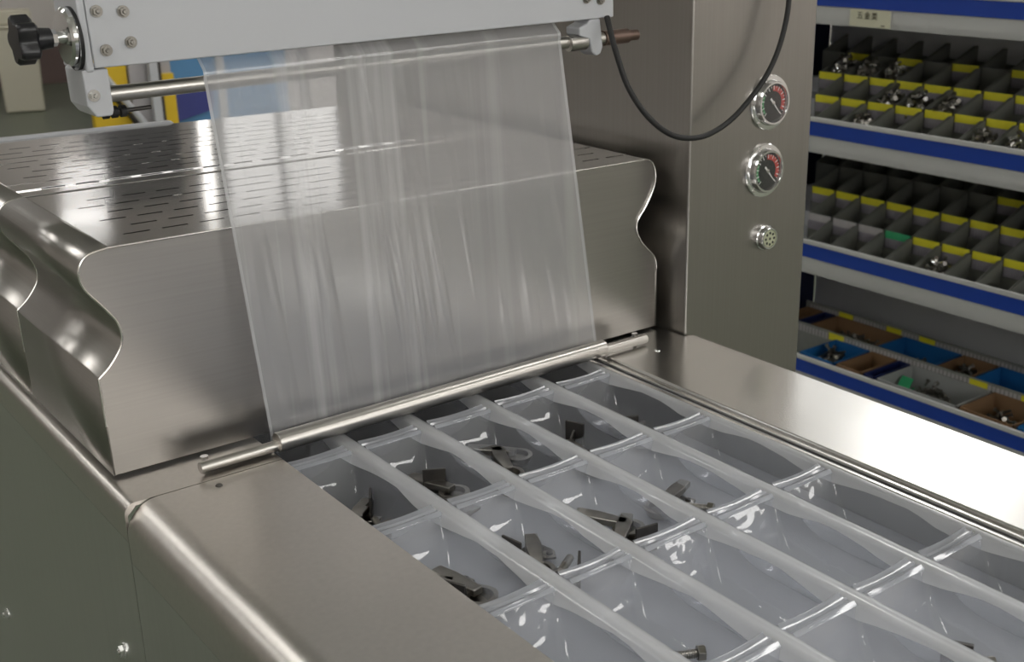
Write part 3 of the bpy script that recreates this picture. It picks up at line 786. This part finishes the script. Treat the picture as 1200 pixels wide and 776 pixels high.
# little paper card with three characters on the top shelf
CARD = plain('card_paper', (0.74, 0.72, 0.55), 0.7, 0, 0.03, 20)
INK = plain('ink', (0.10, 0.09, 0.05), 0.8)
bm = B(); span(bm, 2.3935, 2.396, 0.868, 1.005, 0.268, 0.314); card = rk('label_card', bm, CARD, smooth=0); card['label'] = 'cream paper card with three printed characters'
cu = bpy.data.curves.new('lettering', 'FONT'); cu.body = '\u4e94\u91d1\u7c7b'; cu.size = 0.022; cu.align_x = 'CENTER'; cu.align_y = 'CENTER'; cu.space_character = 1.25; cu.extrude = 0.0003
tx = bpy.data.objects.new('lettering', cu); COL.objects.link(tx)
tx.matrix_world = Matrix(((0, 0, -1, 2.3925), (-1, 0, 0, 0.945), (0, 1, 0, 0.297), (0, 0, 0, 1)))
tx.data.materials.append(INK)
bpy.context.view_layer.update()
me = bpy.data.meshes.new_from_object(tx.evaluated_get(bpy.context.evaluated_depsgraph_get()))
mw = tx.matrix_world.copy(); bpy.data.objects.remove(tx)
me.transform(mw)
lt = bpy.data.objects.new('lettering', me); COL.objects.link(lt)
if not me.materials: me.materials.append(INK)
lt.parent = card
bm = B(); span(bm, 2.3928, 2.3938, 0.885, 0.897, 0.272, 0.275); rk('printed_dash', bm, INK, parent=card, smooth=0)

# small parts bins
BINM = plain('bin_dark_grey', (0.17, 0.175, 0.155), 0.5, 0, 0.1, 40)
YEL = plain('yellow_label', (0.85, 0.78, 0.04), 0.5, 0, 0.06, 60)
GRN = plain('green_label', (0.05, 0.42, 0.18), 0.5)
PALE = plain('pale_label', (0.52, 0.50, 0.50), 0.5)
RIBW = plain('ribbed_label_window', (0.34, 0.32, 0.36), 0.35, 0, 0.1, 60)
BW, BD, BH = 0.096, 0.124, 0.085
def bin_body(bw, bd, bh, th=0.003, rise=0.0):
    bm = B()
    span(bm, 0, bd, -bw / 2, bw / 2, 0, th)
    span(bm, 0, th, -bw / 2, bw / 2, 0, bh)
    span(bm, bd - th, bd, -bw / 2, bw / 2, 0, bh)
    for s in (-1, 1):
        if rise: prism(bm, [(0, 0), (bd, 0), (bd, bh + rise), (bd - 0.012, bh + rise), (0, bh)], 'y', s * bw / 2, s * (bw / 2 - th))
        else: span(bm, 0, bd, s * bw / 2, s * (bw / 2 - th), 0, bh)
    return bm
def parts_bin(loc, label, strip, first={}):
    """open bin with a clip-on label rail: yellow strip over a ribbed window"""
    t = thing('parts_bin', label, 'storage bin', loc, 'small open parts bins on the rack')
    if not first:
        first['body'] = done('bin_body', bin_body(BW, BD, BH, 0.003, 0.046), BINM, t, smooth=0)
        bm = B(); span(bm, -0.004, 0.0005, -BW / 2 + 0.004, BW / 2 - 0.004, BH - 0.019, BH + 0.003)
        for nm, m in (('y', YEL), ('g', GRN), ('p', PALE)):
            first[nm] = done('label_strip', bm.copy(), m, t, smooth=0)
        bm.free()
        bm = B(); span(bm, -0.0022, 0.0005, -BW / 2 + 0.004, BW / 2 - 0.004, BH - 0.048, BH - 0.020)
        for k in range(9):
            y = -BW / 2 + 0.010 + k * 0.0095; span(bm, -0.004, -0.0022, y - 0.0022, y + 0.0022, BH - 0.046, BH - 0.022)
        first['r'] = done('ribbed_window', bm, RIBW, t, smooth=0)
        for nm in ('g', 'p', 'y'):
            if nm != strip: first[nm].parent = None; COL.objects.unlink(first[nm])
        return t
    inst(first['body'], t)
    if strip:
        inst(first[strip], t)
        inst(first['r'], t)
    return t
TOTAL = {}
def heap(loc, rx, ry, hgt, n, label, long=False, r=0.0036):
    bm = B(); rnd = random.Random(hash(label) % 1000 if False else len(label) * 13 + n)
    for k in range(n):
        u = rnd.uniform(-1, 1); v = rnd.uniform(-1, 1)
        if u * u + v * v > 1: u *= 0.6; v *= 0.6
        z = hgt * (1 - (u * u + v * v)) * rnd.uniform(0.35, 1.0) + 0.003
        L = rnd.uniform(0.014, 0.024) * (2.2 if long else 1)
        d = Vector((rnd.uniform(-1, 1), rnd.uniform(-1, 1), rnd.uniform(-0.4, 0.6))).normalized() * L / 2
        p = Vector((u * rx, v * ry, z))
        cyl(bm, p - d, p + d, r * (1 if not long else 1.3), seg=6)
        cyl(bm, p + d, p + d * 1.25, r * 1.9, seg=6)
    o = done('hardware_heap', bm, [CHROME, ZINC], smooth=0)
    for i, f in enumerate(o.data.polygons): f.material_index = 1 if (i // 32) % 4 else 0
    o.location = loc
    return tag(o, label, 'metal parts', 'loose metal parts in the bins', 'stuff')
tier = ['front', 'second', 'third', 'rear']
for nm, zl, n0 in (('upper', 0.0, 0), ('middle', -0.370, 0)):
    for k in range(4):
        x = 2.412 + 0.130 * k
        ztop = zl - 0.012 + 0.05 * k
        ys = [(1.09 + 0.1 * k) - 0.1 * i for i in range(8)]
        for i, yv in enumerate(ys):
            st = 'y'
            if nm == 'middle' and k == 1: st = {0: 'p', 1: 'p', 2: 'p', 3: 'g'}.get(i, 'y')
            if nm == 'upper' and k == 3: st = 'y' if i % 2 else None
            if nm == 'middle' and k == 3: st = 'y' if yv < 0.75 else None
            what = {'y': 'grey bin with yellow strip', 'g': 'grey bin with green strip', 'p': 'grey bin with pale strip', None: 'grey bin without strip'}[st]
            parts_bin((x, yv, ztop - BH), '%s, %s from left, %s row, %s shelf' % (what, nth[i], tier[k], nm), st)
    for k in range(1, 4):
        bm = B(); span(bm, 2.412 + 0.130 * k, 2.412 + 0.130 * k + 0.126, -0.2, 1.48, zl - 0.088, zl - 0.012 + 0.05 * k - BH - 0.0005); o = rk('step_riser', bm, RACKB, smooth=0)
heap((2.74, 1.29, 0.088 - 0.018), 0.046, 0.036, 0.072, 160, 'heap of shiny screws in the leftmost bins of the upper shelf, third row')
heap((2.74, 1.19, 0.088 - 0.018), 0.046, 0.036, 0.072, 160, 'heap of shiny screws second from left on the upper shelf, third row')
heap((2.74, 1.09, 0.088 - 0.018), 0.046, 0.036, 0.072, 100, 'low heap of screws third from left on the upper shelf, third row')
heap((2.60, 0.99, 0.038 - 0.035), 0.046, 0.036, 0.072, 88, 'heap of long bars on the upper shelf, second row', True)
heap((2.60, 0.89, 0.038 - 0.035), 0.046, 0.036, 0.072, 88, 'heap of long bars right of another on the upper shelf, second row', True)
heap((2.60, 0.79, 0.038 - 0.035), 0.046, 0.036, 0.072, 80, 'heap of long bars farthest right on the upper shelf, second row', True)
heap((2.47, 0.99, -0.012 - 0.035), 0.046, 0.036, 0.072, 120, 'heap of screws left on the upper shelf, front row')
heap((2.47, 0.59, -0.012 - 0.035), 0.046, 0.036, 0.072, 140, 'heap of screws at right on the upper shelf, front row')
heap((2.47, 0.49, -0.012 - 0.035), 0.046, 0.036, 0.072, 140, 'heap of screws farthest right on the upper shelf, front row')
heap((2.47, 0.69, -0.382 - 0.035), 0.046, 0.036, 0.072, 120, 'heap of small screws on the middle shelf, front row')
# lower shelf: larger boxes behind ribbed rails
CARDB = plain('cardboard_brown', (0.24, 0.14, 0.07), 0.7, 0, 0.08, 20)
BOXBLUE = plain('box_blue', (0.015, 0.13, 0.36), 0.4, 0, 0.05, 20)
BOXNAVY = plain('box_navy', (0.015, 0.025, 0.10), 0.4)
BOXCLR = plain('box_pale_grey', (0.36, 0.37, 0.36), 0.35, 0, 0.05, 20)
LZ = -0.742
def bigbox(x, y0, y1, m, label, d=0.175, h=0.092, top=0.0):
    t = thing('storage_box', label, 'storage box', (x, (y0 + y1) / 2, LZ - 0.088), 'boxes on the lower shelf')
    done('box_body', bin_body(y1 - y0 - 0.004, d, h, 0.004), m, t, smooth=0)
    bm = B(); span(bm, 0.0045, d - 0.0045, -(y1 - y0) / 2 + 0.007, (y1 - y0) / 2 - 0.007, 0.0045, 0.008); done('box_liner', bm, m, t, smooth=0)
for i, (a, b, m, c) in enumerate(((1.13, 0.99, BOXBLUE, 'blue'), (0.985, 0.885, CARDB, 'brown cardboard'), (0.88, 0.835, BOXNAVY, 'narrow navy'), (0.83, 0.55, BOXCLR, 'wide pale grey'), (0.545, 0.37, CARDB, 'brown cardboard'), (0.365, 0.2, BOXBLUE, 'blue'))):
    bigbox(2.41, b, a, m, '%s open box, %s from left, front row of the lower shelf' % (c, nth[i]))
for i, (a, b, m, c) in enumerate(((1.42, 1.345, CARDB, 'narrow brown'), (1.34, 1.29, BOXNAVY, 'narrow navy'), (1.285, 1.01, CARDB, 'wide brown cardboard'), (1.005, 0.785, BOXBLUE, 'blue'), (0.78, 0.655, CARDB, 'brown cardboard'), (0.65, 0.45, BOXBLUE, 'blue'))):
    bigbox(2.605, b, a, m, '%s open box, %s from left, rear row of the lower shelf' % (c, nth[i]))
RAILM = plain('ribbed_rail', (0.30, 0.31, 0.28), 0.35, 0, 0.1, 60)
for x, nm, tags in ((2.593, 'front', (1.13, 0.60, 0.43)), (2.788, 'rear', (1.05, 0.92, 1.25))):
    t = thing('label_rail', 'long grey ribbed label rail behind the %s row of lower shelf boxes' % nm, 'label rail', (x, 0.6, LZ))
    bm = B(); span(bm, -0.002, 0.004, -0.5, 0.83, -0.087, 0.022); done('rail_strip', bm, RAILM, t, smooth=0)
    bm = B()
    for k in range(92):
        y = -0.45 + k * 0.0138; span(bm, -0.0045, -0.002, y - 0.004, y + 0.004, -0.006, 0.016)
    o = done('rail_ribs', bm, PALE, t, smooth=0); o['kind'] = 'stuff'
    for y in tags:
        bm = B(); span(bm, -0.006, -0.0045, y - 0.6 - 0.03, y - 0.6 + 0.03, -0.004, 0.02); done('yellow_tag', bm, YEL, t, smooth=0)
heap((2.49, 1.06, LZ - 0.078), 0.07, 0.055, 0.085, 70, 'heap of chrome fittings in the blue box of the lower shelf, front row', True)
heap((2.49, 0.70, LZ - 0.078), 0.07, 0.085, 0.085, 110, 'heap of metal screws in the pale grey box on the lower shelf')
heap((2.49, 0.46, LZ - 0.078), 0.07, 0.065, 0.075, 60, 'heap of metal fittings in the brown box at right on the lower shelf')
heap((2.69, 1.14, LZ - 0.078), 0.07, 0.09, 0.08, 80, 'heap of screws in the wide brown box, rear row of the lower shelf', True)
heap((2.69, 0.90, LZ - 0.078), 0.07, 0.08, 0.06, 60, 'heap of screws in the blue box, rear row of the lower shelf')
heap((2.69, 0.71, LZ - 0.078), 0.07, 0.05, 0.085, 60, 'heap of screws in the brown box, rear row of the lower shelf', True)
bm = B(); prism(bm, [(-0.03, -0.02), (0.035, -0.012), (0.03, 0.022), (-0.028, 0.018)], 'z', 0.0, 0.003); o = done('green_tag', bm, GRN, smooth=0); o.location = (2.50, 0.79, LZ - 0.03); o.rotation_euler = (0.3, -0.4, 0.2)
tag(o, 'small green tag beside the screws in the pale grey box', 'tag')

# ------------------------------------------------------------------ far background to the left
CREAM = plain('cream_plastic', (0.66, 0.62, 0.50), 0.5, 0, 0.04, 5)
t = thing('plastic_bin', 'cream plastic bin standing on the green floor far behind the knob', 'bin', (2.33, 9.4, FZ), rot=(0, 0, -0.25))
bm = B(); prism(bm, [(-0.145, 0.0), (0.145, 0.0), (0.16, 0.66), (-0.16, 0.66)], 'y', -0.15, 0.15); done('bin_body', bm, CREAM, t, bevel=0.02)
bm = B(); span(bm, -0.17, 0.17, -0.16, 0.16, 0.66, 0.69); span(bm, -0.14, 0.14, -0.12, 0.12, 0.69, 0.80); done('bin_lid', bm, CREAM, t, bevel=0.015)
YPAINT = plain('yellow_paint', (0.70, 0.47, 0.02), 0.45, 0, 0.05, 8)
GREYP = plain('grey_paint', (0.42, 0.40, 0.41), 0.5, 0, 0.05, 6)
t = thing('yellow_stacker', 'yellow stacker truck with white frame and diagonal brace behind the hood', 'stacker', (2.05, 6.0, FZ))
bm = B(); span(bm, -0.20, 0.02, 0.05, 0.10, 0.10, 0.72); done('yellow_panel', bm, YPAINT, t, bevel=0.01)
bm = B(); span(bm, 0.03, 0.16, 0.05, 0.10, 0.05, 0.80); done('grey_panel', bm, GREYP, t, bevel=0.01)
bm = B(); cyl(bm, (-0.17, 0.0, 0.70), (0.10, 0.0, 0.30), 0.02, seg=12); done('diagonal_brace', bm, WHITE, t)
bm = B(); cyl(bm, (-0.21, 0.02, 0.70), (0.06, 0.02, 0.30), 0.012, seg=12); done('dark_strut', bm, DARKM, t)
bm = B(); span(bm, 0.13, 0.18, -0.02, 0.03, 0.0, 0.85); done('post', bm, WHITE, t, bevel=0.004)
bm = B(); span(bm, 0.18, 0.20, -0.01, 0.03, 0.0, 0.85); done('black_post', bm, DARKM, t)
bm = B(); span(bm, 0.20, 0.275, 0.0, 0.05, 0.05, 0.62); done('yellow_post', bm, YPAINT, t)
bm = B(); span(bm, 0.20, 0.275, 0.04, 0.06, 0.62, 0.85); done('grey_post', bm, GREYP, t)
for x in (-0.15, 0.2):
    for y in (-0.05, 0.1):
        bm = B(); cyl(bm, (x - 0.02, y, 0.05), (x + 0.02, y, 0.05), 0.05); done('wheel', bm, RUBBER, t)
t = thing('blue_cabinet', 'blue cabinet with white door frame far behind the film', 'cabinet', (2.72, 6.2, FZ))
CBLUE = plain('cabinet_blue', (0.10, 0.26, 0.48), 0.45, 0, 0.10, 5)
CBLUE2 = plain('cabinet_navy', (0.05, 0.06, 0.25), 0.45, 0, 0.10, 5)
bm = B(); span(bm, -0.37, 0.42, 0.0, 0.45, 0.0, 1.5); done('cabinet_body', bm, CBLUE, t, bevel=0.005)
for x0, x1, m in ((-0.355, -0.06, CBLUE), (-0.005, 0.41, CBLUE)):
    bm = B(); span(bm, x0, x1, -0.02, 0.0, 0.05, 1.45); d = done('door', bm, m, t, bevel=0.004)
bm = B(); span(bm, -0.06, -0.005, -0.03, 0.0, 0.0, 1.5); done('white_stile', bm, WHITE, t, bevel=0.004)
bm = B(); span(bm, -0.30, -0.28, -0.04, -0.02, 0.70, 0.78); done('handle', bm, DARKM, t)
bm = B(); prism(bm, [(-0.36, 0.30), (-0.10, 0.36), (-0.10, 0.53), (-0.20, 0.53), (-0.24, 0.50), (-0.30, 0.54), (-0.36, 0.50)], 'y', -0.035, -0.02); o = done('navy_cloth', bm, CBLUE2, t)
t = thing('white_cabinet', 'pale grey cabinet standing right of the blue cabinet', 'cabinet', (3.42, 6.3, FZ))
PINKW = plain('pale_cabinet_paint', (0.60, 0.56, 0.56), 0.5, 0, 0.03, 5)
bm = B(); span(bm, -0.26, 0.40, 0.0, 0.5, 0.0, 1.6); done('cabinet_body', bm, PINKW, t, bevel=0.005)
bm = B(); span(bm, -0.14, -0.09, -0.012, 0.0, 0.02, 1.58); done('door_gap', bm, GREYP, t)
bm = B(); span(bm, -0.085, 0.38, -0.015, 0.0, 0.03, 1.57); done('door', bm, PINKW, t, bevel=0.004)
